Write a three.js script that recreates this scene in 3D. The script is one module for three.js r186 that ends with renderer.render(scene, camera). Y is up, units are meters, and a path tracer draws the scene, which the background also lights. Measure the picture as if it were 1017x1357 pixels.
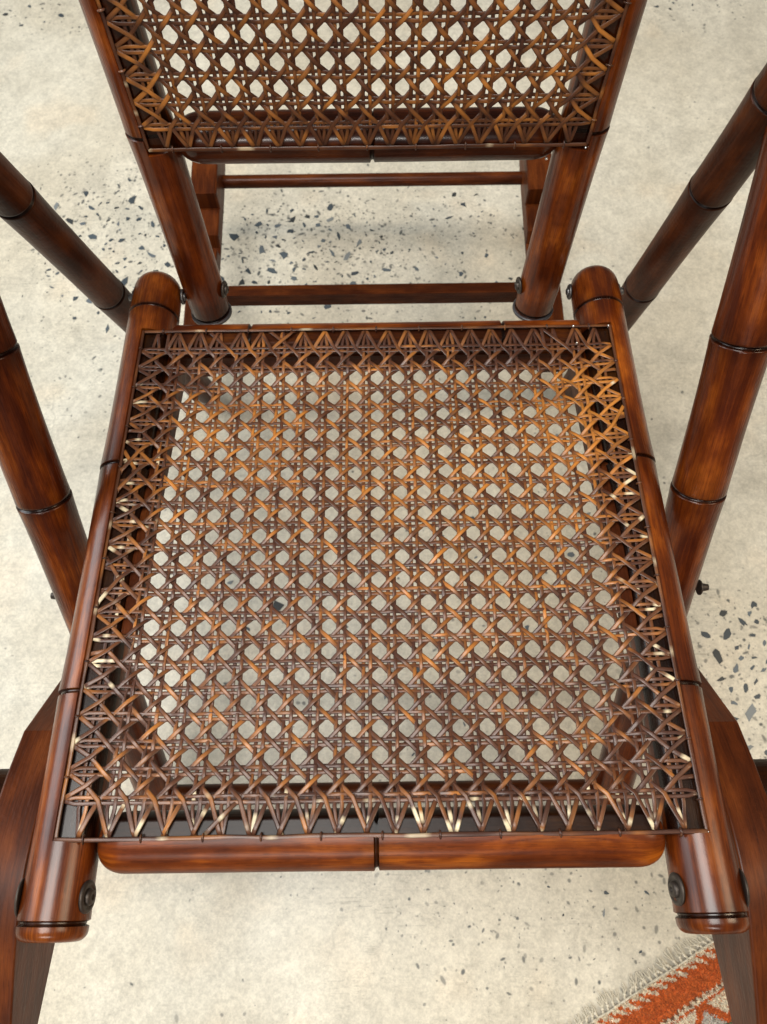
import * as THREE from 'three';
import { mergeGeometries, mergeVertices, toCreasedNormals } from 'three/addons/utils/BufferGeometryUtils.js';
import { RectAreaLightUniformsLib } from 'three/addons/lights/RectAreaLightUniformsLib.js';

// ------------------------------------------------------------------ camera, light, exposure
const scene = new THREE.Scene();
const camera = new THREE.PerspectiveCamera(67.2, 767 / 1024, 0.02, 60);
camera.position.set(0.004, 0.95, 0.175);
camera.rotation.set(THREE.MathUtils.degToRad(-69), 0, 0);
camera.rotateZ(THREE.MathUtils.degToRad(-0.75));
camera.focus = 0.55; camera.userData.fStop = 13;                       // a phone's lens, focused on the seat
scene.add(camera);
const renderer = new THREE.WebGLRenderer({ antialias: true });
renderer.setSize(767, 1024);
renderer.shadowMap.enabled = true;
renderer.toneMapping = THREE.LinearToneMapping;
renderer.toneMappingExposure = 1.0;
RectAreaLightUniformsLib.init();
scene.background = new THREE.Color().setRGB(0.1, 0.097, 0.09);     // the pale room around the chair, out of focus and out of frame

// ------------------------------------------------------------------ random numbers and noise (seeded)
function rng(seed) { let s = seed >>> 0; return () => { s = (s + 0x6D2B79F5) >>> 0; let t = s; t = Math.imul(t ^ (t >>> 15), t | 1); t ^= t + Math.imul(t ^ (t >>> 7), t | 61); return ((t ^ (t >>> 14)) >>> 0) / 4294967296; }; }
const LN = 256, lat = new Float32Array(LN * LN), lr = rng(11);
for (let i = 0; i < LN * LN; i++) lat[i] = lr();
function vn(x, y) {                                                  // value noise 0..1, repeats every 256
  const xi = Math.floor(x), yi = Math.floor(y); let fx = x - xi, fy = y - yi;
  fx = fx * fx * (3 - 2 * fx); fy = fy * fy * (3 - 2 * fy);
  const x0 = xi & 255, x1 = (xi + 1) & 255, y0 = (yi & 255) * LN, y1 = ((yi + 1) & 255) * LN;
  const a = lat[y0 + x0], b = lat[y0 + x1], c = lat[y1 + x0], d = lat[y1 + x1];
  return (a + (b - a) * fx) * (1 - fy) + (c + (d - c) * fx) * fy;
}
const fbm = (x, y, o = 4) => { let s = 0, a = 0.5, n = 0; for (let i = 0; i < o; i++) { s += a * vn(x, y); n += a; x = x * 2.03 + 17.3; y = y * 2.03 + 9.1; a *= 0.5; } return s / n; };
const clamp = (v, a = 0, b = 1) => Math.min(b, Math.max(a, v));
const sstep = (a, b, v) => { const t = clamp((v - a) / (b - a)); return t * t * (3 - 2 * t); };
const mix3 = (a, b, t) => [a[0] + (b[0] - a[0]) * t, a[1] + (b[1] - a[1]) * t, a[2] + (b[2] - a[2]) * t];
const toS = (v) => { v = clamp(v); return 255 * (v <= 0.0031308 ? v * 12.92 : 1.055 * Math.pow(v, 1 / 2.4) - 0.055); };

function texture(w, h, fn, srgb = true) {                            // fn(x, y) -> linear rgb, or a number
  const d = new Uint8Array(w * h * 4);
  for (let y = 0, k = 0; y < h; y++) for (let x = 0; x < w; x++, k += 4) {
    const c = fn(x, y);
    if (srgb) { d[k] = toS(c[0]); d[k + 1] = toS(c[1]); d[k + 2] = toS(c[2]); } else d[k] = d[k + 1] = d[k + 2] = 255 * clamp(c);
    d[k + 3] = 255;
  }
  const t = new THREE.DataTexture(d, w, h, THREE.RGBAFormat);
  t.wrapS = t.wrapT = THREE.RepeatWrapping; t.magFilter = THREE.LinearFilter; t.minFilter = THREE.LinearMipmapLinearFilter; t.generateMipmaps = true;
  if (srgb) t.colorSpace = THREE.SRGBColorSpace;
  t.needsUpdate = true; return t;
}

// ------------------------------------------------------------------ materials
const WU = 0.16, WV = 0.5;                                           // metres covered by one repeat of the wood texture
function woodMap(dark, mid, light, seed) {
  return texture(512, 512, (px, py) => {
    const u = 1 - Math.abs(px / 256 - 1), v = 1 - Math.abs(py / 256 - 1);   // mirrored, so that it tiles
    const wob = vn(u * 4 + seed, v * 4) * 0.9;
    const s1 = fbm(u * 64 + wob * 3 + seed * 7, v * 9 + seed, 3), s2 = vn(u * 256 + seed, v * 24 + seed * 3), s3 = fbm(u * 7 + wob + seed * 5, v * 8 + 40, 4);
    const pore = vn(u * 256 + 31, v * 40 + seed) > 0.87 ? 0.72 : 1;
    let c = mix3(dark, mid, sstep(0.25, 0.65, s1 * 0.32 + s3 * 0.68));
    c = mix3(c, light, sstep(0.5, 0.85, s3 * 0.75 + s1 * 0.17 + s2 * 0.08));
    const g = pore * (0.92 + 0.16 * s2);
    return [c[0] * g, c[1] * g, c[2] * g];
  });
}
const mapWarm = woodMap([0.045, 0.0095, 0.0022], [0.108, 0.0265, 0.0036], [0.225, 0.07, 0.008], 3);
const mapRed = woodMap([0.042, 0.0105, 0.003], [0.08, 0.0205, 0.0048], [0.12, 0.034, 0.0075], 8);
const woodRough = texture(512, 512, (x, y) => (x = Math.abs(x - 256), y = Math.abs(y - 256), 0.42 + 0.3 * fbm(x / 32, y / 32, 4) + (vn(x / 2, y / 2) > 0.8 ? 0.06 : 0)), false);
const woodBump = texture(512, 512, (x, y) => (x = Math.abs(x - 256), y = Math.abs(y - 256), 0.5 + 0.2 * (vn(x / 2 + 5, y / 16) - 0.5) + 0.2 * (vn(x / 6 + 50, y / 2.2) - 0.5) + 0.1 * (vn(x / 2.5 + 20, y + 70) - 0.5) + 0.4 * (fbm(x / 24 + 9, y / 40, 4) - 0.5)), false);
const wood = (map, color, rough, coat, cr = 0.2) => new THREE.MeshPhysicalMaterial({ map, color: new THREE.Color().setRGB(...color), roughness: rough, roughnessMap: woodRough, bumpMap: woodBump, bumpScale: 0.0008, clearcoat: coat, clearcoatRoughness: cr, specularIntensity: 0.1, vertexColors: true });
const M = {
  rail: wood(mapWarm, [1.34, 1.1, 0.85], 0.74, 0.65, 0.24),
  crossRail: wood(mapWarm, [1.34, 1.1, 0.85], 0.85, 0.28, 0.3),
  post: wood(mapWarm, [1.15, 0.88, 0.78], 0.7, 0.5),
  stile: wood(mapWarm, [1.2, 0.94, 0.8], 0.7, 0.5),
  rod: wood(mapRed, [1.0, 0.92, 0.85], 0.85, 0.2, 0.3),
  board: wood(mapRed, [1.0, 0.88, 0.82], 0.8, 0.32, 0.3),
  frame: wood(mapRed, [1.0, 0.9, 0.85], 0.9, 0.15),
  dark: wood(mapRed, [0.25, 0.26, 0.28], 0.9, 0.1),
  cane: new THREE.MeshPhysicalMaterial({ vertexColors: true, roughness: 0.55, clearcoat: 0.45, clearcoatRoughness: 0.26, specularIntensity: 0.4 }),
  bronze: new THREE.MeshStandardMaterial({ color: new THREE.Color().setRGB(0.06, 0.048, 0.04), metalness: 0.7, roughness: 0.48 }),
  steel: new THREE.MeshStandardMaterial({ color: new THREE.Color().setRGB(0.14, 0.135, 0.135), metalness: 0.9, roughness: 0.45 }),
  cap: new THREE.MeshStandardMaterial({ color: new THREE.Color().setRGB(0.06, 0.055, 0.058), metalness: 0.3, roughness: 0.4 }),
  pin: new THREE.MeshStandardMaterial({ color: new THREE.Color().setRGB(0.75, 0.74, 0.7), metalness: 0.9, roughness: 0.3 }),
};

// ------------------------------------------------------------------ helpers
function mesh(name, geo, mat, parent, data) { const m = new THREE.Mesh(geo, mat); m.name = name; m.castShadow = m.receiveShadow = true; if (data) Object.assign(m.userData, data); parent.add(m); return m; }
const numbers = {};
const numbered = (n) => { const k = numbers[n] = (numbers[n] ?? -1) + 1; return k ? `${n}_${String(k).padStart(3, '0')}` : n; };
const V = (x, y, z) => new THREE.Vector3(x, y, z);

// rings of points swept along a list of stations; each ring a list of [x, y] on that station's axes
function loft(stations, closedEnds = true) {
  const pos = [], uv = [], col = [], idx = []; const n = stations[0].ring.length;
  stations.forEach((s) => {
    for (let i = 0; i <= n; i++) {
      const [a, b] = s.ring[i % n];
      pos.push(s.P.x + s.U.x * a + s.W.x * b, s.P.y + s.U.y * a + s.W.y * b, s.P.z + s.U.z * a + s.W.z * b);
      uv.push(s.u0 + s.uw * i / n, s.v); const c = s.color ? s.color(i % n) : [1, 1, 1]; col.push(...c);
    }
  });
  const w = n + 1;
  for (let j = 0; j + 1 < stations.length; j++) for (let i = 0; i < n; i++) { const a = j * w + i, b = a + 1, c = a + w, d = c + 1; idx.push(a, b, c, b, d, c); }
  if (closedEnds) for (const [j, flip] of [[0, 1], [stations.length - 1, 0]]) {
    const s = stations[j], k = pos.length / 3; let ca = 0, cb = 0;
    s.ring.forEach(([a, b]) => { ca += a / n; cb += b / n; });
    pos.push(s.P.x + s.U.x * ca + s.W.x * cb, s.P.y + s.U.y * ca + s.W.y * cb, s.P.z + s.U.z * ca + s.W.z * cb); uv.push(s.u0, s.v); col.push(...(s.color ? s.color(0) : [1, 1, 1]));
    for (let i = 0; i < n; i++) flip ? idx.push(k, j * w + i + 1, j * w + i) : idx.push(k, j * w + i, j * w + i + 1);
  }
  const g = new THREE.BufferGeometry();
  g.setAttribute('position', new THREE.Float32BufferAttribute(pos, 3)); g.setAttribute('uv', new THREE.Float32BufferAttribute(uv, 2)); g.setAttribute('color', new THREE.Float32BufferAttribute(col, 3));
  g.setIndex(idx); g.computeVertexNormals();
  // weld the seam's normals
  const nr = g.attributes.normal; for (let j = 0; j < stations.length; j++) { const a = j * w, b = a + n; const x = nr.getX(a) + nr.getX(b), y = nr.getY(a) + nr.getY(b), z = nr.getZ(a) + nr.getZ(b), l = Math.hypot(x, y, z) || 1; nr.setXYZ(a, x / l, y / l, z / l); nr.setXYZ(b, x / l, y / l, z / l); }
  return g;
}
let woodSeed = 0;
// a faux bamboo rod turned from wood: swelling at its nodes, a groove cut at each, rounded ends
// o: { nodes: [distances from A], up: Vector3, domeA, domeB, waist, shape(ring point, t) }
function turned(A, B, r, o = {}) {
  const L = A.distanceTo(B), D = B.clone().sub(A).normalize();
  const up = (o.up || (Math.abs(D.y) > 0.9 ? V(0, 0, 1) : V(0, 1, 0))).clone();
  const W = up.sub(D.clone().multiplyScalar(up.dot(D))).normalize(), U = new THREE.Vector3().crossVectors(W, D);   // U x W along D
  const nodes = o.nodes || [], ts = new Set(), dA = o.domeA ?? 0.006, dB = o.domeB ?? 0.006;
  for (let t = 0; t <= L; t += 0.008) ts.add(t); ts.add(L);
  for (const n of nodes) for (const d of [-0.02, -0.012, -0.006, -0.003, -0.0017, -0.0012, -0.0007, 0, 0.0007, 0.0012, 0.0017, 0.003, 0.006, 0.012, 0.02]) ts.add(n + d);
  for (let i = 0; i <= 10; i++) { const q = 1 - Math.cos(i / 10 * Math.PI / 2); ts.add(dA * q); ts.add(L - dB * q); }
  for (const e of o.extra || []) ts.add(e);
  let list = [...ts].filter((t) => t >= -1e-9 && t <= L + 1e-9).sort((a, b) => a - b); list = list.filter((t, i) => !i || t - list[i - 1] > 1e-6);
  const N = o.sides || 48, sd = ++woodSeed * 0.377, ends = o.nodeEnds ?? false;
  const st = list.map((t) => {
    let near = 1e9, dn = 1e9; for (const n of nodes) { const e = t - n; if (Math.abs(e) < Math.abs(dn)) dn = e; } near = Math.abs(dn);
    let rr = r * ((1 - (o.waist ?? 0.07)) + (o.waist ?? 0.07) * Math.exp(-near / 0.022));
    if (dn > 0 && dn < 0.03) rr -= r * 0.02 * (1 - dn / 0.03);
    if (near < 0.0018) rr -= 0.0021 * (1 - sstep(0.0006, 0.0017, near));
    rr *= 1 + 0.012 * (vn(t * 9 + sd * 31, sd) - 0.5);
    const q = Math.min(dA > 0 ? clamp(t / dA) : 1, 1), p = dB > 0 ? clamp((L - t) / dB) : 1;
    const kA = o.depthA ?? Math.min(dA, r), kB = o.depthB ?? Math.min(dB, r);
    rr -= kA * (1 - Math.sqrt(Math.max(0, 1 - (1 - q) * (1 - q)))) + kB * (1 - Math.sqrt(Math.max(0, 1 - (1 - p) * (1 - p))));
    rr = Math.max(rr, 0.0006);
    const ring = []; for (let i = 0; i < N; i++) { const th = i / N * 2 * Math.PI; let pt = [rr * Math.cos(th), rr * Math.sin(th)]; if (o.shape) pt = o.shape(pt, t, th); ring.push(pt); }
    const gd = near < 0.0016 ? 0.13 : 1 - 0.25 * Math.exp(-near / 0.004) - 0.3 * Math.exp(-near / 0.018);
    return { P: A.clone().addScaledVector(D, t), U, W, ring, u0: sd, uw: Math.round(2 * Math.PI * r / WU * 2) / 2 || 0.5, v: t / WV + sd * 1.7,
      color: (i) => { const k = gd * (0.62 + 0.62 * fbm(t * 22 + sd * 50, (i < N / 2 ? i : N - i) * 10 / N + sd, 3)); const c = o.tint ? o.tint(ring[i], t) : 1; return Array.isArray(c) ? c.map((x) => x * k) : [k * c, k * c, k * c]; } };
  });
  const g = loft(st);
  return o.crease ? creased(g, o.crease) : g;
}
// a board cut from a side outline: pts [z, y], between x0 and x1, edges rounded
function board(pts, x0, x1, bevel = 0.0025, smooth = false) {
  const s = new THREE.Shape();
  if (smooth) { const c = new THREE.CatmullRomCurve3(pts.map((p) => V(p[0], p[1], 0)), true, 'catmullrom', 0.35).getPoints(pts.length * 5); s.setFromPoints(c.slice(0, -1).map((p) => new THREE.Vector2(p.x, p.y))); } else s.setFromPoints(pts.map((p) => new THREE.Vector2(p[0], p[1])));
  const th = Math.abs(x1 - x0);
  let g = new THREE.ExtrudeGeometry(s, { depth: th - 2 * bevel, bevelEnabled: true, bevelThickness: bevel, bevelSize: bevel, bevelOffset: -bevel, bevelSegments: 3, curveSegments: 8 });
  // shape x -> world z, shape y -> world y, depth -> world -x
  g.applyMatrix4(new THREE.Matrix4().makeBasis(V(0, 0, 1), V(0, 1, 0), V(-1, 0, 0)));
  g.translate(Math.max(x0, x1) - bevel, 0, 0);
  return paint(creased(g, 0.2));
}
// wood uv in metres along the longest axis and a white vertex colour
function paint(g, c = [1, 1, 1]) {
  const p = g.attributes.position, n = p.count, nr = g.attributes.normal, uv = new Float32Array(n * 2), col = new Float32Array(n * 3);
  g.computeBoundingBox(); const e = g.boundingBox.getSize(V(0, 0, 0)), ax = e.x > e.y && e.x > e.z ? 0 : e.z > e.y ? 2 : 1, sd = ++woodSeed * 0.377;
  for (let i = 0; i < n; i++) {
    const q = [p.getX(i), p.getY(i), p.getZ(i)], along = q[ax], o = [0, 1, 2].filter((k) => k !== ax);
    const nn = [nr.getX(i), nr.getY(i), nr.getZ(i)]; const across = Math.abs(nn[o[0]]) > Math.abs(nn[o[1]]) ? q[o[1]] : q[o[0]];
    uv[2 * i] = across / WU + sd; uv[2 * i + 1] = along / WV + sd * 1.3; col.set(c, 3 * i);
  }
  g.setAttribute('uv', new THREE.BufferAttribute(uv, 2)); g.setAttribute('color', new THREE.BufferAttribute(col, 3)); return g;
}
// normals split at edges sharper than an angle (worked out in millimetres: the add-on joins points closer than a centimetre)
function creased(g, angle) { g.scale(1000, 1000, 1000); const c = toCreasedNormals(g, angle); c.scale(0.001, 0.001, 0.001); return c; }
function lathe(profile, dir, at) {                                   // profile [r, h] turned about dir, its foot at a point
  const g = new THREE.LatheGeometry(profile.map((p) => new THREE.Vector2(p[0], p[1])), 28);
  g.applyQuaternion(new THREE.Quaternion().setFromUnitVectors(V(0, 1, 0), dir.clone().normalize())); g.translate(at.x, at.y, at.z); return g;
}

// ------------------------------------------------------------------ lamps overhead (out of frame)
function lamp(label, at, target, w, h, color, power) {
  const g = new THREE.Group(); g.name = numbered('ceiling_lamp'); g.position.set(...at); g.lookAt(...target); g.userData = { label, category: 'lamp' }; scene.add(g);
  const c = new THREE.Color().setRGB(...color);
  const housing = new THREE.BoxGeometry(w + 0.04, h + 0.04, 0.05); housing.translate(0, 0, -0.03);
  mesh('housing', housing, new THREE.MeshStandardMaterial({ color: 0xdddddd, roughness: 0.6 }), g);
  mesh('diffuser', new THREE.PlaneGeometry(w, h), new THREE.MeshStandardMaterial({ color: 0xffffff, emissive: c, emissiveIntensity: 2.5 }), g);
  const l = new THREE.RectAreaLight(c, power, w, h); l.position.set(0, 0, 0.01); l.lookAt(new THREE.Vector3(...target)); g.add(l); l.rotation.set(0, Math.PI, 0);
  return g;
}
lamp('wide white panel high over the seat of the chair', [-0.45, 2.8, 0.05], [-0.3, 0, 0], 1.2, 1.2, [1.0, 0.98, 0.93], 13.2);
lamp('upright cool panel standing far to the left of the chair', [-2.5, 1.7, -0.8], [0, 0.2, -0.2], 1.6, 1.6, [0.86, 0.95, 1.0], 4.0);
lamp('long warm tube fitting high to the right of the chair', [2.2, 2.6, 0.15], [0.1, 0.3, 0.1], 0.07, 1.4, [1.0, 0.8, 0.55], 115);
lamp('long white tube fitting in front of the chair', [-0.4, 2.3, 2.7], [0, 0.4, 0.2], 1.3, 0.12, [1.0, 0.95, 0.88], 72);

// ------------------------------------------------------------------ floor: polished concrete with dark stone chips
const floorG = new THREE.PlaneGeometry(7, 7); floorG.rotateX(-Math.PI / 2);
{ const p = floorG.attributes.position, uv = floorG.attributes.uv; for (let i = 0; i < p.count; i++) uv.setXY(i, (p.getX(i) + 1) / 2, (0.6 - p.getZ(i)) / 2); }
const FT = 2048;
const specks = new Float32Array(FT * FT);
{ // small stone specks ground flush with the surface: everywhere a few, more in patches
  const r = rng(5), zones = [[-0.40, -0.68, 0.16, 0.18, 800], [-0.08, -0.62, 0.22, 0.14, 1300], [0.14, -0.60, 0.16, 0.16, 260], [0.45, 0.03, 0.1, 0.12, 420], [-0.6, -1.12, 0.16, 0.06, 120], [0.56, -1.12, 0.12, 0.06, 60], [0.56, -0.85, 0.14, 0.1, 60], [0.20, 0.30, 0.24, 0.1, 300], [0.24, -0.22, 0.14, 0.16, 140], [-0.40, -0.46, 0.16, 0.12, 160], [0, 0, 0.9, 0.9, 420], [0.0, 0.05, 0.2, 0.3, 160]];
  for (const [cx, cz, rx, rz, n] of zones) for (let k = 0; k < n; k++) {
    const a = r() * 6.283, q = Math.sqrt(r()) * (0.6 + 0.6 * r()), x = cx + rx * q * Math.cos(a), z = cz + rz * q * Math.sin(a);
    const s = 0.0005 + 0.0017 * Math.pow(r(), 3), e = 1 + 2 * r() * r(), th = r() * 6.283, dk = 0.45 + 0.5 * r();
    const px = ((x + 1) / 2) * FT, py = ((0.6 - z) / 2) * FT, R = s * e * FT / 2 + 1;
    for (let yy = Math.floor(py - R); yy <= py + R; yy++) for (let xx = Math.floor(px - R); xx <= px + R; xx++) {
      const dx = (xx - px) * Math.cos(th) + (yy - py) * Math.sin(th), dy = -(xx - px) * Math.sin(th) + (yy - py) * Math.cos(th);
      const d = Math.hypot(dx / e, dy) / (s * FT / 2); const i = ((yy + FT) % FT) * FT + (xx + FT) % FT;
      specks[i] = Math.max(specks[i], dk * sstep(1.25, 0.7, d));
    }
  }
}
function crack(x, y, cell) {                                          // distance to the nearest edge of a cell pattern
  x = x / cell + 1.3 * (fbm(x / cell * 1.7, y / cell * 1.7, 3) - 0.5); y = y / cell + 1.3 * (fbm(x * 1.1 + 50, y * 1.1, 3) - 0.5);
  const xi = Math.floor(x), yi = Math.floor(y); let d1 = 9, d2 = 9;
  for (let j = -1; j <= 1; j++) for (let i = -1; i <= 1; i++) { const k = ((yi + j) & 255) * LN + ((xi + i) & 255); const dx = xi + i + lat[k] - x, dy = yi + j + lat[(k * 7 + 13) & 65535] - y, d = dx * dx + dy * dy; if (d < d1) { d2 = d1; d1 = d; } else if (d < d2) d2 = d; }
  return Math.sqrt(d2) - Math.sqrt(d1);
}
const floorMap = texture(FT, FT, (px, py) => {
  const m = fbm(px / 150, py / 150, 5), f = vn(px / 2.1, py / 2.1), f2 = vn(px / 5 + 70, py / 5), f3 = fbm(px / 16 + 7, py / 16, 3), pat = fbm(px / 320 + 30, py / 320 + 8, 3);
  let c = mix3([0.53, 0.485, 0.39], [0.6, 0.565, 0.475], sstep(0.25, 0.75, m));
  c = mix3(c, [0.45, 0.418, 0.345], 0.5 * sstep(0.55, 0.82, fbm(px / 70 + 90, py / 70 + 4, 4)));
  c = mix3(c, [0.62, 0.51, 0.37], 0.35 * sstep(0.62, 0.85, fbm(px / 90 + 190, py / 90 + 44, 3)));
  let k = 0.87 + 0.22 * f + 0.16 * (f2 - 0.5) + 0.2 * (lat[(px * 131 + py * 7919) & 65535] - 0.5) + 0.24 * (f3 - 0.5) + 0.12 * (pat - 0.5);
  if (f > 0.9 && f2 > 0.55) k -= 0.12;
  const cr = crack(px, py, 62); const cm = sstep(0.5, 0.75, fbm(px / 200 + 5, py / 200 + 77, 3));
  const c2 = crack(px + 400, py + 900, 21); k *= 1 - 0.15 * sstep(0.09, 0.0, c2) * sstep(0.35, 0.7, fbm(px / 60 + 8, py / 60 + 2, 3));
  k *= 1 - 0.22 * cm * sstep(0.06, 0.0, cr) - 0.06 * sstep(0.05, 0, cr);
  c = c.map((x) => x * k);
  const s = specks[py * FT + px];
  return s > 0 ? mix3(c, [0.05, 0.056, 0.058], s) : c;
});
const floorRough = texture(512, 512, (x, y) => 0.5 + 0.35 * fbm(x / 32, y / 32, 4), false);
const floor = mesh('floor', floorG, new THREE.MeshPhysicalMaterial({ map: floorMap, roughness: 0.62, roughnessMap: floorRough, bumpMap: floorRough, bumpScale: 0.0004 }), scene, { kind: 'structure', label: 'pale polished concrete floor with patches of dark stone chips' });
{ // the larger chips, each its own stone
  const r = rng(21), chipMats = [[0.04, 0.052, 0.062], [0.06, 0.078, 0.092], [0.1, 0.12, 0.135], [0.03, 0.034, 0.036], [0.17, 0.185, 0.19]].map((c) => new THREE.MeshStandardMaterial({ color: new THREE.Color().setRGB(...c), roughness: 0.5 }));
  const zones = [[-0.40, -0.64, 0.11, 0.10, 80, 1.1], [-0.37, -0.52, 0.07, 0.06, 12, 1], [-0.13, -0.60, 0.15, 0.10, 105, 1.1], [0.05, -0.44, 0.24, 0.04, 20, 1.15], [0.13, -0.62, 0.12, 0.13, 26, 0.75], [0.455, 0.03, 0.055, 0.08, 46, 1.45], [-0.56, -1.14, 0.12, 0.03, 6, 1], [0.53, -1.12, 0.04, 0.03, 4, 0.9], [0.57, -0.84, 0.08, 0.06, 5, 0.8], [-0.16, -0.07, 0.05, 0.05, 5, 1.5], [0.20, -0.2, 0.14, 0.16, 24, 0.9], [0.08, 0.12, 0.16, 0.1, 10, 1], [0.22, 0.29, 0.1, 0.06, 7, 0.6]];
  const used = [];
  for (const [cx, cz, rx, rz, n, sc] of zones) for (let k = 0; k < n; k++) {
    let x, z, s, ok, tries = 0;
    do { const a = r() * 6.283, q = Math.sqrt(r()) * (0.75 + 0.5 * r()); x = cx + rx * q * Math.cos(a); z = cz + rz * q * Math.sin(a); s = sc * (0.0028 + 0.0072 * Math.pow(r(), 1.6)); ok = used.every((u) => Math.hypot(u[0] - x, u[1] - z) > (u[2] + s) * 1.25); } while (!ok && ++tries < 40);
    if (!ok) continue; used.push([x, z, s]);
    const nv = 5 + Math.floor(r() * 4), e = 0.35 + 0.5 * r(), th = r() * 6.283, pts = [];
    for (let i = 0; i < nv; i++) { const a = (i + 0.55 * r()) / nv * 6.283, q = s * (0.45 + 0.75 * r()); const ax = q * Math.cos(a), az = q * e * Math.sin(a); pts.push([ax * Math.cos(th) - az * Math.sin(th), ax * Math.sin(th) + az * Math.cos(th)]); }
    const pos = [], idx = []; pos.push(0, 0.0007, 0);
    for (const [a, b] of pts) pos.push(a, 0.0006, b); for (const [a, b] of pts) pos.push(a * 1.06, -0.002, b * 1.06);
    for (let i = 0; i < nv; i++) { const j = (i + 1) % nv; idx.push(0, 1 + j, 1 + i, 1 + i, 1 + j, 1 + nv + i, 1 + j, 1 + nv + j, 1 + nv + i); }
    const g = new THREE.BufferGeometry(); g.setAttribute('position', new THREE.Float32BufferAttribute(pos, 3)); g.setIndex(idx); g.computeVertexNormals();
    const m = mesh(numbered('stone_chip'), creased(g, 0.5), chipMats[Math.min(4, Math.floor(Math.pow(r(), 1.7) * 5))], floor); m.position.set(x, 0, z);
  }
}

// ------------------------------------------------------------------ the chair
const chair = new THREE.Group(); chair.name = 'folding_chair'; scene.add(chair);
chair.userData = { label: 'brown faux bamboo folding armchair with worn woven cane seat and back', category: 'chair' };
const TA = THREE.MathUtils.degToRad(5), ca = Math.cos(TA), sa = Math.sin(TA), Y0 = 0.4185;
const seat = (x, s, h = 0) => V(x, Y0 + s * sa + h * ca, s * ca - h * sa);          // on the seat: across, along to the front, above
const seatUp = V(0, ca, -sa);
const wedge = [0.13, 0.12, 0.125];
const RXs = (s) => 0.1945 + 0.0125 * (s + 0.25), XBs = (s) => RXs(s) + 0.0004;   // the rails stand a little wider in front
const CUT = -0.0022, S0 = -0.2025, S1 = 0.1925, RD = -0.0172;  // the rebate the cane lies in

for (const sx of [-1, 1]) {                                           // side rails
  const A = seat(sx * RXs(-0.273), -0.273, RD), B = seat(sx * RXs(0.2475), 0.2475, RD), o = 0.273;
  const g = turned(A, B, 0.0216, {
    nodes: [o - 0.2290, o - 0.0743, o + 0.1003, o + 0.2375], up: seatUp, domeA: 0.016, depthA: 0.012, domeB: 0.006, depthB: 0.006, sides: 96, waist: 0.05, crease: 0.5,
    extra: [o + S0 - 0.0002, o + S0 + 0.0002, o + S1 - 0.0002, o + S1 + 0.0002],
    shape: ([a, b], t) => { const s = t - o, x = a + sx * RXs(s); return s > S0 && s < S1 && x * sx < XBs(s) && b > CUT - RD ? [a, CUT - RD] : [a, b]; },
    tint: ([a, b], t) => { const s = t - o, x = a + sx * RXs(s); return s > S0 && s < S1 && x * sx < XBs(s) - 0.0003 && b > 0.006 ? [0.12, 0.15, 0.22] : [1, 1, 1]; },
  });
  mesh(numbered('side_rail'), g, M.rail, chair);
}
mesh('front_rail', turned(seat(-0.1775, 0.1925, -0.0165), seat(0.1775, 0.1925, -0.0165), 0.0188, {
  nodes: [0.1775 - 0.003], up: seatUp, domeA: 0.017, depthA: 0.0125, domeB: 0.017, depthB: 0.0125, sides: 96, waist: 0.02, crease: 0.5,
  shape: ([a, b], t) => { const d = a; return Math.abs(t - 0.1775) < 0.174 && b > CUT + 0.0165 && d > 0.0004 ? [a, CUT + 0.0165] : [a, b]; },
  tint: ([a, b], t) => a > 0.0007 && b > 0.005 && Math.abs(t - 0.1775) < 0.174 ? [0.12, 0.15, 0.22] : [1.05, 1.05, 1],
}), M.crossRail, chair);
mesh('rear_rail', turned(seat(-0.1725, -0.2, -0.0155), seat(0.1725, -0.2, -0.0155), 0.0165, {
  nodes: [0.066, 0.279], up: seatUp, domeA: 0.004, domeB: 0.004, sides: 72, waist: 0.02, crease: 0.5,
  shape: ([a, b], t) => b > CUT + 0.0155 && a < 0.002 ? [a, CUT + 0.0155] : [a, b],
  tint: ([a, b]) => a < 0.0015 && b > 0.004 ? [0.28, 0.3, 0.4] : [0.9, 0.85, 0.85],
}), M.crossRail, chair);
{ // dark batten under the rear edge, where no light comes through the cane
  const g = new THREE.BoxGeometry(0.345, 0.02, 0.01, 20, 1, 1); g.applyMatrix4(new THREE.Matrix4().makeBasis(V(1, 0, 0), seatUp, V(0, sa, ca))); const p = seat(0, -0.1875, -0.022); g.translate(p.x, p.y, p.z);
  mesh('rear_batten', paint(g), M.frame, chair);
}
for (const sx of [-1, 1]) mesh(numbered('side_brace'), board([[-0.2, 0.352], [0.06, 0.4215 - 0.006], [0.06, 0.4215 - 0.001], [-0.2, 0.386]], sx * 0.169, sx * 0.18, 0.001), M.frame, chair);

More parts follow.
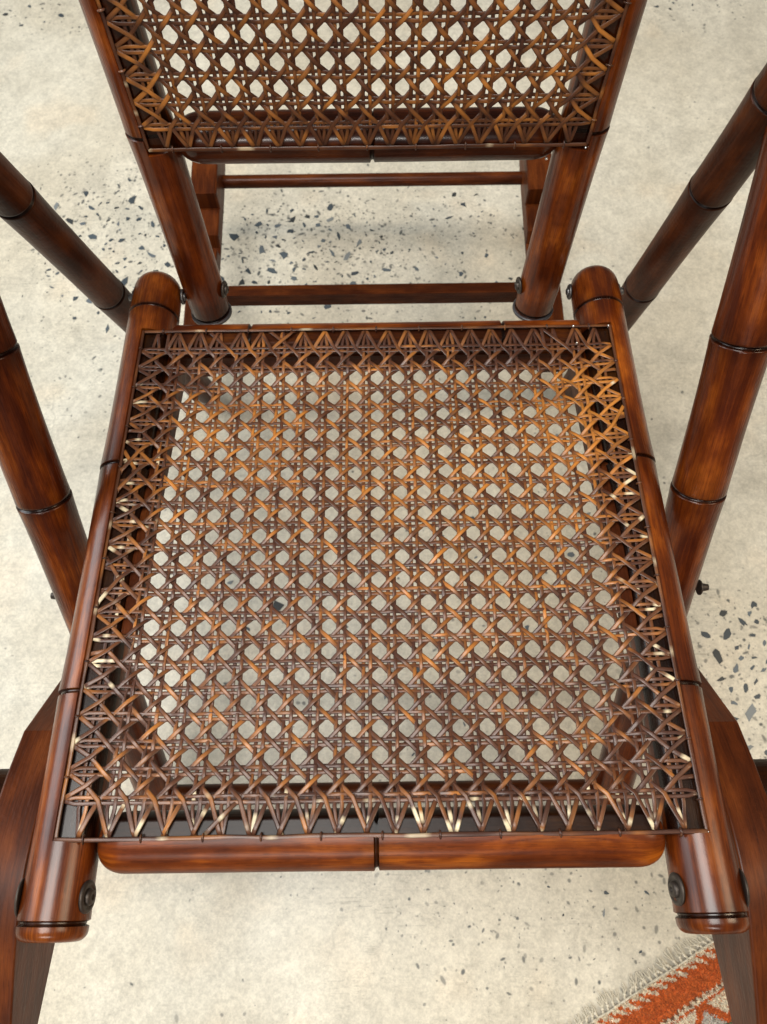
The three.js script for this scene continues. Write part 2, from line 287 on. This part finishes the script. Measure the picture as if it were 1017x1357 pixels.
// back: two stiles leaning back, a bottom rail, a top rail
const BK = 0.203, bl = Math.hypot(1, BK), bUp = V(0, 1 / bl, -BK / bl), bOut = V(0, BK / bl, 1 / bl);   // up the back; out of its front
const back = (x, t, h = 0) => V(x - 0.004, 0.39, -0.265).addScaledVector(bUp, t).addScaledVector(bOut, h);
const stileX = (t) => 0.1515 + 0.056 * t;
const BN = 0.1305, BF = 0.0152;                                       // where the cane of the back begins; how far in front of the stile axes it lies
const TT = 0.385;
for (const sx of [-1, 1]) {
  const A = back(sx * stileX(-0.042), -0.042), B = back(sx * stileX(TT), TT), off = 0.042;
  const D = B.clone().sub(A).normalize();
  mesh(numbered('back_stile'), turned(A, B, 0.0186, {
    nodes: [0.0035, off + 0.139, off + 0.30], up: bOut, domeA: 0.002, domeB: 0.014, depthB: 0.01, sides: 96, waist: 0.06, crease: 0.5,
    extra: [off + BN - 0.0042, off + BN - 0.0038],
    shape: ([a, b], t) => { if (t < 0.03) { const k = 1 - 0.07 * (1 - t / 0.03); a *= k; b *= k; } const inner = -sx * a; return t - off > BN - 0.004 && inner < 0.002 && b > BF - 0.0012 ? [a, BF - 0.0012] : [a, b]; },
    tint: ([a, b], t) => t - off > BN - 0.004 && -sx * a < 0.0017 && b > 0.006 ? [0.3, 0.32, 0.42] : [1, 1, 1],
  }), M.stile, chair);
}
for (const sx of [-1, 1]) { const at = back(sx * stileX(-0.043), -0.044), r = 0.0188; mesh(numbered('stile_cap'), lathe([[0.0001, 0], [r - 0.002, 0], [r, 0.0015], [r, 0.0032], [r - 0.0012, 0.004], [0.0001, 0.004]], bUp, at), M.cap, chair); }
mesh('back_bottom_rail', turned(back(-0.142, 0.1265, -0.004), back(0.142, 0.1265, -0.004), 0.0185, { nodes: [0.145], up: bOut, domeA: 0.02, depthA: 0.013, domeB: 0.02, depthB: 0.013, waist: 0.02,
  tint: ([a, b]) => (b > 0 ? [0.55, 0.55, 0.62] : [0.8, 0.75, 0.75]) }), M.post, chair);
mesh('back_top_rail', turned(back(-0.155, 0.372, 0.002), back(0.155, 0.372, 0.002), 0.0175, { nodes: [0.155], up: bOut, domeA: 0.016, depthA: 0.012, domeB: 0.016, depthB: 0.012, waist: 0.02 }), M.post, chair);

// crossed legs outside the seat, arms on top, stretchers between
const postAt = (y) => V(0, y, -0.045 + 0.69 * (0.395 - y)), rodAt = (y) => V(0, y, -0.238 - 0.25 * (0.505 - y));
for (const sx of [-1, 1]) {
  const pt = (f, y) => f(y).setX(f === postAt ? (sx < 0 ? -0.249 - 0.075 * (y - 0.30) : 0.2465 + 0.03 * (y - 0.42)) : (sx < 0 ? -0.25 - 0.045 * (y - 0.35) : 0.248 - 0.04 * (y - 0.35)));
  const A = pt(postAt, 0.02), B = pt(postAt, 0.655), al = (y) => (y - 0.02) * Math.hypot(1, 0.69);
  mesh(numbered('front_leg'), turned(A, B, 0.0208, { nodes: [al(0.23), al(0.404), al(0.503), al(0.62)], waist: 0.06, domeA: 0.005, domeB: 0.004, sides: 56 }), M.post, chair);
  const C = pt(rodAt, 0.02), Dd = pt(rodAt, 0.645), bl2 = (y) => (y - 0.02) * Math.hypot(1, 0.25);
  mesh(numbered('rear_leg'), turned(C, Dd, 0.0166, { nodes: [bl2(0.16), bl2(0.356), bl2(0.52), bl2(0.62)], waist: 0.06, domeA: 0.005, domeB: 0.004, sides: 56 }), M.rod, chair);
  mesh(numbered('armrest'), board([[-0.3, 0.658], [-0.1, 0.664], [0.03, 0.656], [0.03, 0.676], [-0.1, 0.686], [-0.3, 0.68]], sx * 0.226, sx * 0.292, 0.004), M.board, chair);
  // shaped board swinging forward from the crossing of the legs
  mesh(numbered('swing_board'), board([[-0.02, 0.292], [0.03, 0.293], [0.058, 0.296], [0.119, 0.3665], [0.15, 0.383], [0.172, 0.3925], [0.19, 0.3985], [0.208, 0.4025], [0.2245, 0.404], [0.245, 0.4025], [0.27, 0.398], [0.31, 0.389], [0.36, 0.377], [0.36, 0.362], [0.2645, 0.336], [0.12, 0.288], [0.05, 0.262], [-0.02, 0.262]], sx * 0.231, sx * 0.262, 0.0016), M.board, chair);
  mesh(numbered('swing_peg'), turned(V(sx * 0.258, 0.338, 0.168), V(sx * 0.36, 0.338, 0.168), 0.024, { waist: 0, domeB: 0.004 }), M.dark, chair);
  // notched side of the stay behind the back
  mesh(numbered('stay_side'), board([[-0.325, 0.122], [-0.325, 0.15], [-0.40, 0.153], [-0.46, 0.152], [-0.498, 0.148], [-0.502, 0.133], [-0.512, 0.133], [-0.518, 0.15], [-0.556, 0.153], [-0.561, 0.151], [-0.562, 0.176], [-0.60, 0.181], [-0.645, 0.182], [-0.652, 0.168], [-0.648, 0.138], [-0.6, 0.13], [-0.5, 0.122]], sx * 0.2 - 0.005, sx * 0.234 - 0.005, 0.003), M.frame, chair);
}
mesh('rear_stretcher', turned(V(-0.208, 0.142, -0.614), V(0.198, 0.142, -0.614), 0.0085, { waist: 0, domeA: 0.001, domeB: 0.001, sides: 28 }), M.frame, chair);
{ const g = new THREE.BoxGeometry(0.394, 0.021, 0.015, 24, 1, 1); g.translate(0, 0.139, -0.4315); mesh('stay_crossbar', paint(g), M.frame, chair); }
{ const y = 0.098, z = postAt(y).z; mesh('front_stretcher', turned(V(-0.25, y, z), V(0.25, y, z), 0.0105, { waist: 0, sides: 28 }), M.board, chair); }

// bolts, washers, nails
function bolt(at, dir, r, washerMat = M.bronze, stick = 0.002) {
  const g = new THREE.Group(); g.name = numbered('bolt'); chair.add(g);
  mesh('washer', lathe([[0.0001, 0], [r, 0], [r, 0.0012], [r - 0.0008, 0.002], [r * 0.72, 0.0022], [r * 0.68, 0.0016], [r * 0.6, 0.0016], [0.0001, 0.0016]], dir, at), washerMat, g);
  mesh('bolt_head', lathe([[r * 0.5, 0.0012], [r * 0.5, 0.0018 + stick * 0.5], [r * 0.42, 0.002 + stick], [r * 0.18, 0.0024 + stick], [r * 0.14, 0.001 + stick], [0.0001, 0.001 + stick]], dir, at), washerMat, g);
}
for (const sx of [-1, 1]) {
  const fb = seat(sx * 0.1812, 0.2235, -0.0125); bolt(fb, V(-sx, 0.12, 0), 0.0096);
  const fo = seat(sx * 0.2195, 0.2235, -0.013); bolt(fo, V(sx, 0.1, 0), 0.0115, M.bronze, 0.0015);
  bolt(back(sx * 0.1325, -0.012, 0.003), V(-sx, 0, 0.15), 0.0075);
  bolt(seat(sx * 0.2135, -0.2535, -0.0165), V(sx, 0, 0), 0.0068, M.steel, 0.004);
  bolt(seat(sx * 0.1725, -0.2535, -0.0165), V(-sx, 0, 0), 0.0068, M.steel, 0.0015);
  bolt(V(sx * 0.2675, 0.322, postAt(0.322).z), V(sx, 0, 0), 0.0065, M.bronze, 0.006);
}

// ------------------------------------------------------------------ woven cane
const P = 0.0178, SP = 0.116;                                         // pitch of the weave; half the gap of a pair, in pitches
const dark = [0.05, 0.016, 0.008], mid = [0.125, 0.042, 0.012], amber = [0.44, 0.162, 0.026], raw = [0.6, 0.5, 0.33];
// one ribbon of cane along points p with widths; colour from position on the weave
function ribbon(pts, up, hw, ht, seed, wear) {
  const r0 = seed * 13.7, st = [], U = V(0, 0, 0);
  for (let i = 0; i < pts.length; i++) {
    const T = pts[Math.min(i + 1, pts.length - 1)].clone().sub(pts[Math.max(i - 1, 0)]).normalize();
    const Wv = up.clone().sub(T.clone().multiplyScalar(up.dot(T))).normalize(), Uv = new THREE.Vector3().crossVectors(Wv, T);
    const t = i / (pts.length - 1), w = hw * (0.92 + 0.2 * vn(i * 0.21 + r0, seed)), ring = [];
    const roll = 0.35 * (vn(i * 0.13 + r0 * 3, 7) - 0.5);
    for (const [a, b] of [[1, -0.3], [0.9, 0.5], [0.5, 0.95], [-0.5, 0.95], [-0.9, 0.5], [-1, -0.3], [-0.6, -0.9], [0.6, -0.9]]) { const x = a * w, y = b * ht; ring.push([x * Math.cos(roll) - y * Math.sin(roll), x * Math.sin(roll) + y * Math.cos(roll)]); }
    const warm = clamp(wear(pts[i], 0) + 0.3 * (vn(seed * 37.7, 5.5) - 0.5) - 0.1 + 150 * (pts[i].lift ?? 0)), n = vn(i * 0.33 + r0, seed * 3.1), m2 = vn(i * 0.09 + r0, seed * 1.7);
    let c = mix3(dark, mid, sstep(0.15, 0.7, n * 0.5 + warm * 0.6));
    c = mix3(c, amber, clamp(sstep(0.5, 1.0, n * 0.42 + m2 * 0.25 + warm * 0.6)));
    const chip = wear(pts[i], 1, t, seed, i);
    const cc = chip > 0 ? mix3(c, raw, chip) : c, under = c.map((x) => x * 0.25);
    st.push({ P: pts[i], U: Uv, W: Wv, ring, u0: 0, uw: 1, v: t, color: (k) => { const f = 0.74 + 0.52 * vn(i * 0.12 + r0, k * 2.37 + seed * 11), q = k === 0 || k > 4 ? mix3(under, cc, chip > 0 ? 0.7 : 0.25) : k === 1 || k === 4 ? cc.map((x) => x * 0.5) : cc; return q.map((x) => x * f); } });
  }
  return loft(st);
}
// weave a panel: nu x nv holes round the edge; map(u, v, height) -> point; box = nail lines in pitches
function weave(parent, nu, nv, box, map, up, wear, floorAt, seed0) {
  const [u0, u1, v0, v1] = box, A = 0.0011, T = 0.00085; let seed = seed0;
  const wobU = (u, v) => 0.035 * (fbm(u * 0.33 + 3 + seed0, v * 0.33, 3) - 0.5) * 2, wobV = (u, v) => 0.035 * (fbm(u * 0.33 + 60 + seed0, v * 0.33 + 9, 3) - 0.5) * 2;
  const jr = rng(seed0 * 91 + 7);
  const add = (layer, b, h, jit, hw) => {                                // a, b: the two drilled holes; mid: list of [u, v] between
    const pts = []; const ps = ++seed * 0.731;
    const n = h.length;
    for (let i = 0; i < n; i++) {
      let [u, v, z] = h[i]; const e = sstep(0.5, 1.7, Math.min(u - u0, u1 - u, v - v0, v1 - v));
      u += e * (wobU(u, v) + jit * (vn(i * 0.12 + ps * 9, ps) - 0.5)); v += e * (wobV(u, v) + jit * (vn(i * 0.12 + ps * 9 + 80, ps) - 0.5));
      z = Math.max(z, floorAt(u, v)) * e + (1 - e) * layer; if (i === 0 || i === n - 1) z = -0.0012;
      { const q = map(u, v, z); q.lift = z; pts.push(q); }
    }
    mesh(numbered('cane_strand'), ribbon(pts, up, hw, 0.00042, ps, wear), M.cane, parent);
  };
  const path = (nodes, hf) => {                                      // straight between nodes, sampled about six times a pitch
    const out = [];
    for (let k = 0; k + 1 < nodes.length; k++) { const [a, b] = [nodes[k], nodes[k + 1]], n = Math.max(2, Math.round(Math.hypot(b[0] - a[0], b[1] - a[1]) * 6)); for (let i = k ? 1 : 0; i <= n; i++) { const u = a[0] + (b[0] - a[0]) * i / n, v = a[1] + (b[1] - a[1]) * i / n; out.push([u, v, hf(u, v)]); } }
    return out;
  };
  const fan = 0.3;
  for (let i = 0; i < nu; i++) for (const s of [-1, 1]) {
    const u = i + s * 0.133 + 0.025 * (jr() - 0.5);
    add(-0.0004, 0, path([[i, v0], [u, -fan], [u, nv - 1 + fan], [i, v1]], (a, v) => T * 0.7 * s * Math.cos(2 * Math.PI * v)), 0.03, 0.00135);
  }
  for (let j = 0; j < nv; j++) for (const s of [-1, 1]) {
    const v = j + s * 0.105 + 0.025 * (jr() - 0.5);
    add(0.0002, 0, path([[u0, j], [-fan, v], [nu - 1 + fan, v], [u1, j]], (u) => -T * 0.7 * s * Math.cos(2 * Math.PI * u)), 0.03, 0.0013);
  }
  const slip = () => 0.16 * (jr() - 0.5) + (jr() > 0.93 ? (jr() > 0.5 ? 0.6 : -0.6) : 0);   // not every strand sits square in its hole
  const snapU = (u) => clamp(u + slip(), 0, nu - 1), snapV = (v) => clamp(v + slip(), 0, nv - 1);
  for (const d of [-1, 1]) for (let k = -nu - nv; k <= nu + nv; k++) {   // d = -1: u - v = k + .5 ; d = 1: u + v = k + .5
    const c = k + 0.5, inside = []; const fd = 0.001;
    for (let q = 0; q <= (nv - 1) * 10; q++) { const v = q / 10, u = d < 0 ? c + v : c - v; if (u >= -fd && u <= nu - 1 + fd) inside.push([u, v]); }
    if (inside.length < 3) continue;
    const a = inside[0], b = inside[inside.length - 1];
    const end = (p, dv) => {                                         // lean on to the next drilled hole
      const du = d < 0 ? dv : -dv;
      const atV = dv < 0 ? p[1] < 0.05 : p[1] > nv - 1.05;
      if (atV) { const u = p[0]; return [snapU(du > 0 ? Math.ceil(u) : Math.floor(u)), dv < 0 ? v0 : v1]; }
      const v = p[1]; return [du < 0 ? u0 : u1, snapV(dv > 0 ? Math.ceil(v) : Math.floor(v))];
    };
    const off = 0.02 * (jr() - 0.5);
    const list = path([end(a, -1), [a[0] + off, a[1]], [b[0] + off, b[1]], end(b, 1)], (u) => A * (d < 0 ? -1 : 1) * Math.cos(2 * Math.PI * u) + 0.0003);
    add(d < 0 ? 0.0005 : 0.001, 0, list, 0.025, 0.00152);
  }
}
// the binding cane laid over the drilled holes, tied down at every second hole
function binding(parent, a, b, up, n, hw, seed) {
  const pts = [], N = 90, L = a.distanceTo(b), D = b.clone().sub(a).normalize(), side = new THREE.Vector3().crossVectors(D, up);
  for (let i = 0; i <= N; i++) { const t = i / N; pts.push(a.clone().lerp(b, t).addScaledVector(side, 0.0008 * (vn(i * 0.16 + seed, seed) - 0.5)).addScaledVector(up, 0.0004 * vn(i * 0.3, seed))); }
  const st = (p, chip) => (q, mode, t, s, i) => (mode ? chip(t, i) : 0.35);
  const strip = mesh(numbered('cane_binding'), ribbon(pts, up, hw, 0.0007, seed, st(0, (t, i) => (vn(i * 0.4 + seed * 5, 3) > 0.9 ? 0.5 : 0))), M.cane, parent);
  const ties = [];
  for (let k = 1; k < n; k += 2) { const c = a.clone().lerp(b, k / n).addScaledVector(D, 0.002 * (vn(k * 3.3, seed) - 0.5)); const q = []; for (let i = 0; i <= 10; i++) { const th = i / 10 * Math.PI; q.push(c.clone().addScaledVector(side, (hw + 0.0007) * Math.cos(th)).addScaledVector(up, -0.0009 + 0.0023 * Math.sin(th))); } ties.push(ribbon(q, D.clone().multiplyScalar(-1).add(up).normalize(), 0.0009, 0.0006, seed + k, (q2, mode) => (mode ? 0 : 0.25))); }
  for (const t of ties) mesh('cane_tie', t, M.cane, strip);
}
{ // the seat
  const panel = new THREE.Group(); panel.name = 'seat_cane'; panel.userData = { label: 'sagging worn cane webbing of the seat, dye chipped off at its edges' }; chair.add(panel);
  const nu = 22, nv = 21, Sx = 0.2, u0 = (-Sx + 10.5 * P) / P, u1 = nu - 1 - u0, sTop = -0.2, sBot = 0.191, pv = (sBot - sTop) / 22.3, v0 = -1.05, v1 = nv - 1 + 1.25;
  const px = 0.4 / 22.45, uu0 = -(22.45 - 21) / 2, uu1 = 21 - uu0;
  const toX = (u, s) => (u - 10.5) * px * (RXs(s) + 0.0004) / 0.2, toS_ = (v) => sTop + (v - v0) * pv;
  const map = (u, v, z) => { const s = toS_(v), x = toX(u, s); const e = clamp(Math.min(RXs(s) - Math.abs(x), s - sTop, sBot - s) / 0.07); const sag = 0.008 * e * e * (3 - 2 * e) * (0.7 + 0.6 * vn(u * 0.2, v * 0.2)); return seat(x, s, z - sag + 0.0002); };
  const flat = (u, v) => { const s = toS_(v), x = toX(u, s); return Math.abs(x) > RXs(s) - 0.019 || s < -0.186 || s > 0.173 ? -0.0014 : -0.01; };
  const wear = (p, mode, t, seed, i) => {
    const x = p.x, s = p.z;
    if (!mode) { // amber where the dark dye has worn off: behind on the left, along the right, streaks elsewhere
      const g = (cx, cz, rx, rz) => Math.exp(-((x - cx) ** 2 / rx ** 2 + (s - cz) ** 2 / rz ** 2));
      return clamp(0.34 + 0.2 * g(-0.13, -0.1, 0.07, 0.07) + 0.55 * g(0.17, -0.12, 0.035, 0.06) + 0.12 * g(-0.02, -0.1, 0.12, 0.08) + 0.18 * g(0.1, -0.02, 0.1, 0.12) - 0.22 * g(-0.17, -0.17, 0.05, 0.04) - 0.1 * g(0.1, 0.12, 0.16, 0.08) - 0.28 * g(0.12, -0.18, 0.06, 0.02) + 0.26 * (vn(x * 60 + 9, s * 60 + 4) - 0.5));
    }
    const edgeL = x < -0.165 && s > -0.1 && s < 0.1, edgeR = x > 0.172 && s > -0.1 && s < 0.15, front = s > 0.165 && x > -0.17 && x < 0.19, other = s > -0.15;
    const n = vn(i * 0.45 + seed * 31, seed * 5) + (t < 0.035 || t > 0.965 ? 0.16 : 0);
    const th = front ? (x > 0.02 ? 0.87 : 0.89) : edgeL ? 0.85 : edgeR ? 0.88 : other ? 0.985 : 2;
    return sstep(th, th + 0.07, n);
  };
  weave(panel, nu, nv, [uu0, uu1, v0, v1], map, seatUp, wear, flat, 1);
  binding(panel, seat(-XBs(-0.2), -0.2015, 0.0008), seat(-XBs(0.19), 0.1925, 0.0008), seatUp, 21, 0.0015, 2.1);
  binding(panel, seat(XBs(0.19), 0.1925, 0.0008), seat(XBs(-0.2), -0.2015, 0.0008), seatUp, 21, 0.0015, 3.3);
  binding(panel, seat(-0.202, 0.1918, 0.0012), seat(0.202, 0.1918, 0.0012), seatUp, 22, 0.0015, 4.2);
  binding(panel, seat(-0.1965, -0.2008, 0.0006), seat(0.1965, -0.2008, 0.0006), seatUp, 22, 0.0013, 5.7);
}
{ // the back
  const panel = new THREE.Group(); panel.name = 'back_cane'; chair.add(panel);
  const PB = 0.0176, nv = 12, v0 = -0.95, v1 = nv - 1 + 0.9, nu = 19;
  const toT = (v) => BN + (v - v0) * PB;
  const map = (u, v, z) => { const t = toT(v), w = stileX(t) + 0.001, k = w / ((nu - 1) / 2 + 0.8); return back((u - (nu - 1) / 2) * k, t, BF + 0.0007 + z); };
  const flat = (u, v) => { const a = Math.abs(u - (nu - 1) / 2); return a > 8.7 ? -0.0006 : -0.01; };
  const wear = (p, mode, t, seed, i) => {
    if (!mode) return clamp(0.34 + (p.x < -0.13 ? 0.28 * sstep(0.62, 0.54, p.y) : 0) + 0.1 * sstep(-0.1, 0.12, p.x) + 0.26 * (vn(p.x * 60 + 30, p.y * 60) - 0.5));
    return 0;
  };
  weave(panel, nu, nv, [-0.8, nu - 1 + 0.8, v0, v1], map, bOut, wear, flat, 40);
  const tl = toT(v1);
  binding(panel, back(-stileX(BN) - 0.001, BN - 0.0005, BF + 0.001), back(stileX(BN) + 0.001, BN - 0.0005, BF + 0.001), bOut, 18, 0.0014, 6.6);
  binding(panel, back(-stileX(tl) - 0.001, tl, BF + 0.001), back(-stileX(BN) - 0.001, BN, BF + 0.001), bOut, 12, 0.0014, 7.9);
  binding(panel, back(stileX(BN) + 0.001, BN, BF + 0.001), back(stileX(tl) + 0.001, tl, BF + 0.001), bOut, 12, 0.0014, 8.4);
}
for (const [p, d] of [[back(0.1595, BN - 0.003, BF), bOut], [seat(0.1945, -0.2005, 0), seatUp], [seat(0.165, -0.2005, 0), seatUp], [seat(0.166, -0.183, 0), seatUp], [seat(0.201, 0.192, 0), seatUp], [back(0.133, 0.117, 0.012), bOut]])
  mesh('nail_head', lathe([[0.0001, 0], [0.0011, 0], [0.001, 0.0014], [0.0006, 0.002], [0.0001, 0.0022]], d, p), M.pin, chair);

// ------------------------------------------------------------------ the rug in the corner
{
  const rug = new THREE.Group(); rug.name = 'rug'; scene.add(rug);
  rug.userData = { label: 'rust orange woven rug with cream zigzag border and knotted fringe', category: 'rug' };
  const O = V(0.2056, 0, 0.3930), ang = Math.atan2(0.465, 0.8853);
  rug.position.copy(O); rug.rotation.y = ang;                           // local x along the fringed edge, local z into the rug
  const L0 = -0.3, L1 = 0.5, Dp = 0.5, th = 0.006, r = rng(77);
  const cream = [0.68, 0.6, 0.46], rust = [0.52, 0.12, 0.022], brown = [0.2, 0.1, 0.05], green = [0.12, 0.17, 0.1], grey = [0.5, 0.47, 0.41];
  const design = (x, z) => {
    const w = 0.0016 * (vn(x * 90, z * 90) - 0.5); z += w; x += w;
    if (z < 0.002) return cream;
    if (z < 0.0115) { const q = ((x / 0.0125) % 1 + 1) % 1, y = (z - 0.002) / 0.0095; return Math.abs(y - q) < 0.24 || (y < 0.3 && q > 0.75) ? cream : rust; }
    if (z < 0.0325) return rust;
    if (z < 0.036) return ((x * 260) % 2 + 2) % 2 < 1 ? brown : cream;
    if (z < 0.0385) return cream;
    if (z < 0.066) { const q = Math.abs((((x - 0.014) / 0.042) % 1 + 1) % 1 - 0.5) * 2, y = (z - 0.0385) / 0.0275; const d = Math.abs(q - y); return d < 0.22 || y < 0.08 ? rust : q > y ? cream : grey; }
    if (z < 0.070) return green;
    if (z < 0.080) return cream;
    return vn(x * 30, z * 30) > 0.6 ? cream : rust;
  };
  const base = new THREE.BoxGeometry(L1 - L0, th - 0.001, Dp); base.translate((L0 + L1) / 2, (th - 0.001) / 2 + 0.0008, Dp / 2);
  mesh('backing', base, new THREE.MeshStandardMaterial({ color: new THREE.Color().setRGB(0.34, 0.1, 0.035), roughness: 1 }), rug);
  // pile: short leaning wool tufts, thick where the photograph looks
  const tg = new THREE.ConeGeometry(0.0011, 0.0045, 5, 1); tg.translate(0, 0.00225, 0);
  const tufts = []; const q = new THREE.Quaternion(), e = new THREE.Euler(), m4 = new THREE.Matrix4(), sc = V(1, 1, 1);
  for (let x = -0.04; x < 0.26; x += 0.00125) for (let z = 0.0004; z < 0.13; z += 0.00125) tufts.push([x + 0.001 * (r() - 0.5), z + 0.001 * (r() - 0.5)]);
  const im = new THREE.InstancedMesh(tg, new THREE.MeshStandardMaterial({ roughness: 1 }), tufts.length); im.name = 'pile'; im.userData.kind = 'stuff'; im.castShadow = im.receiveShadow = true;
  tufts.forEach(([x, z], i) => {
    const lean = vn(x * 120, z * 120) * 6.283; e.set(0.5 * Math.cos(lean) + 0.3 * (r() - 0.5), r() * 6, 0.5 * Math.sin(lean) + 0.3 * (r() - 0.5)); q.setFromEuler(e); const k = 0.8 + 0.5 * r(); sc.set(k, k, k);
    im.setMatrixAt(i, m4.compose(V(x, th - 0.0012, z), q, sc)); const c = design(x, z), g = 0.68 + 0.6 * r(); im.setColorAt(i, new THREE.Color().setRGB(clamp(c[0] * g), clamp(c[1] * g), clamp(c[2] * g)));
  });
  rug.add(im);
  // the selvedge cord and the knotted tassels of the fringe
  const wool = new THREE.MeshStandardMaterial({ color: new THREE.Color().setRGB(0.6, 0.55, 0.44), roughness: 1 });
  const cordPts = []; for (let i = 0; i <= 60; i++) cordPts.push(V(L0 + (L1 - L0) * i / 60, 0.0052 + 0.0006 * r(), -0.0006 + 0.001 * (r() - 0.5)));
  mesh('selvedge', new THREE.TubeGeometry(new THREE.CatmullRomCurve3(cordPts), 160, 0.0013, 6), wool, rug);
  for (let x = -0.06; x < 0.26; x += 0.0056 + 0.002 * r()) {
    const parts = [], lean = 0.014 * (vn(x * 45, 3) - 0.5) + 0.01 * (r() - 0.5), len = 0.010 + 0.008 * r();
    for (let s = 0; s < 6; s++) {
      const a = 6.283 * s / 6, w = 0.0011, sp = 0.001 + 0.0016 * r();
      const pts = [V(x, 0.0045, 0), V(x + w * Math.cos(a), 0.0042 + w * Math.sin(a), -0.003), V(x + lean * 0.3, 0.004, -0.0055), V(x + lean * 0.7 + sp * Math.cos(a), 0.0026 + 0.6 * sp * (1 + Math.sin(a)), -0.6 * len), V(x + lean + 1.9 * sp * Math.cos(a), 0.0012 + 0.3 * sp * (1 + Math.sin(a)), -len + 0.007 * (r() - 0.5))];
      parts.push(new THREE.TubeGeometry(new THREE.CatmullRomCurve3(pts), 12, 0.00062, 4));
    }
    const knot = new THREE.SphereGeometry(0.0019, 8, 6); knot.translate(x + lean * 0.3, 0.004, -0.0055); parts.push(knot);
    mesh(numbered('fringe_tassel'), mergeGeometries(parts.map((g) => g.toNonIndexed())), wool, rug);
  }
}
renderer.render(scene, camera);
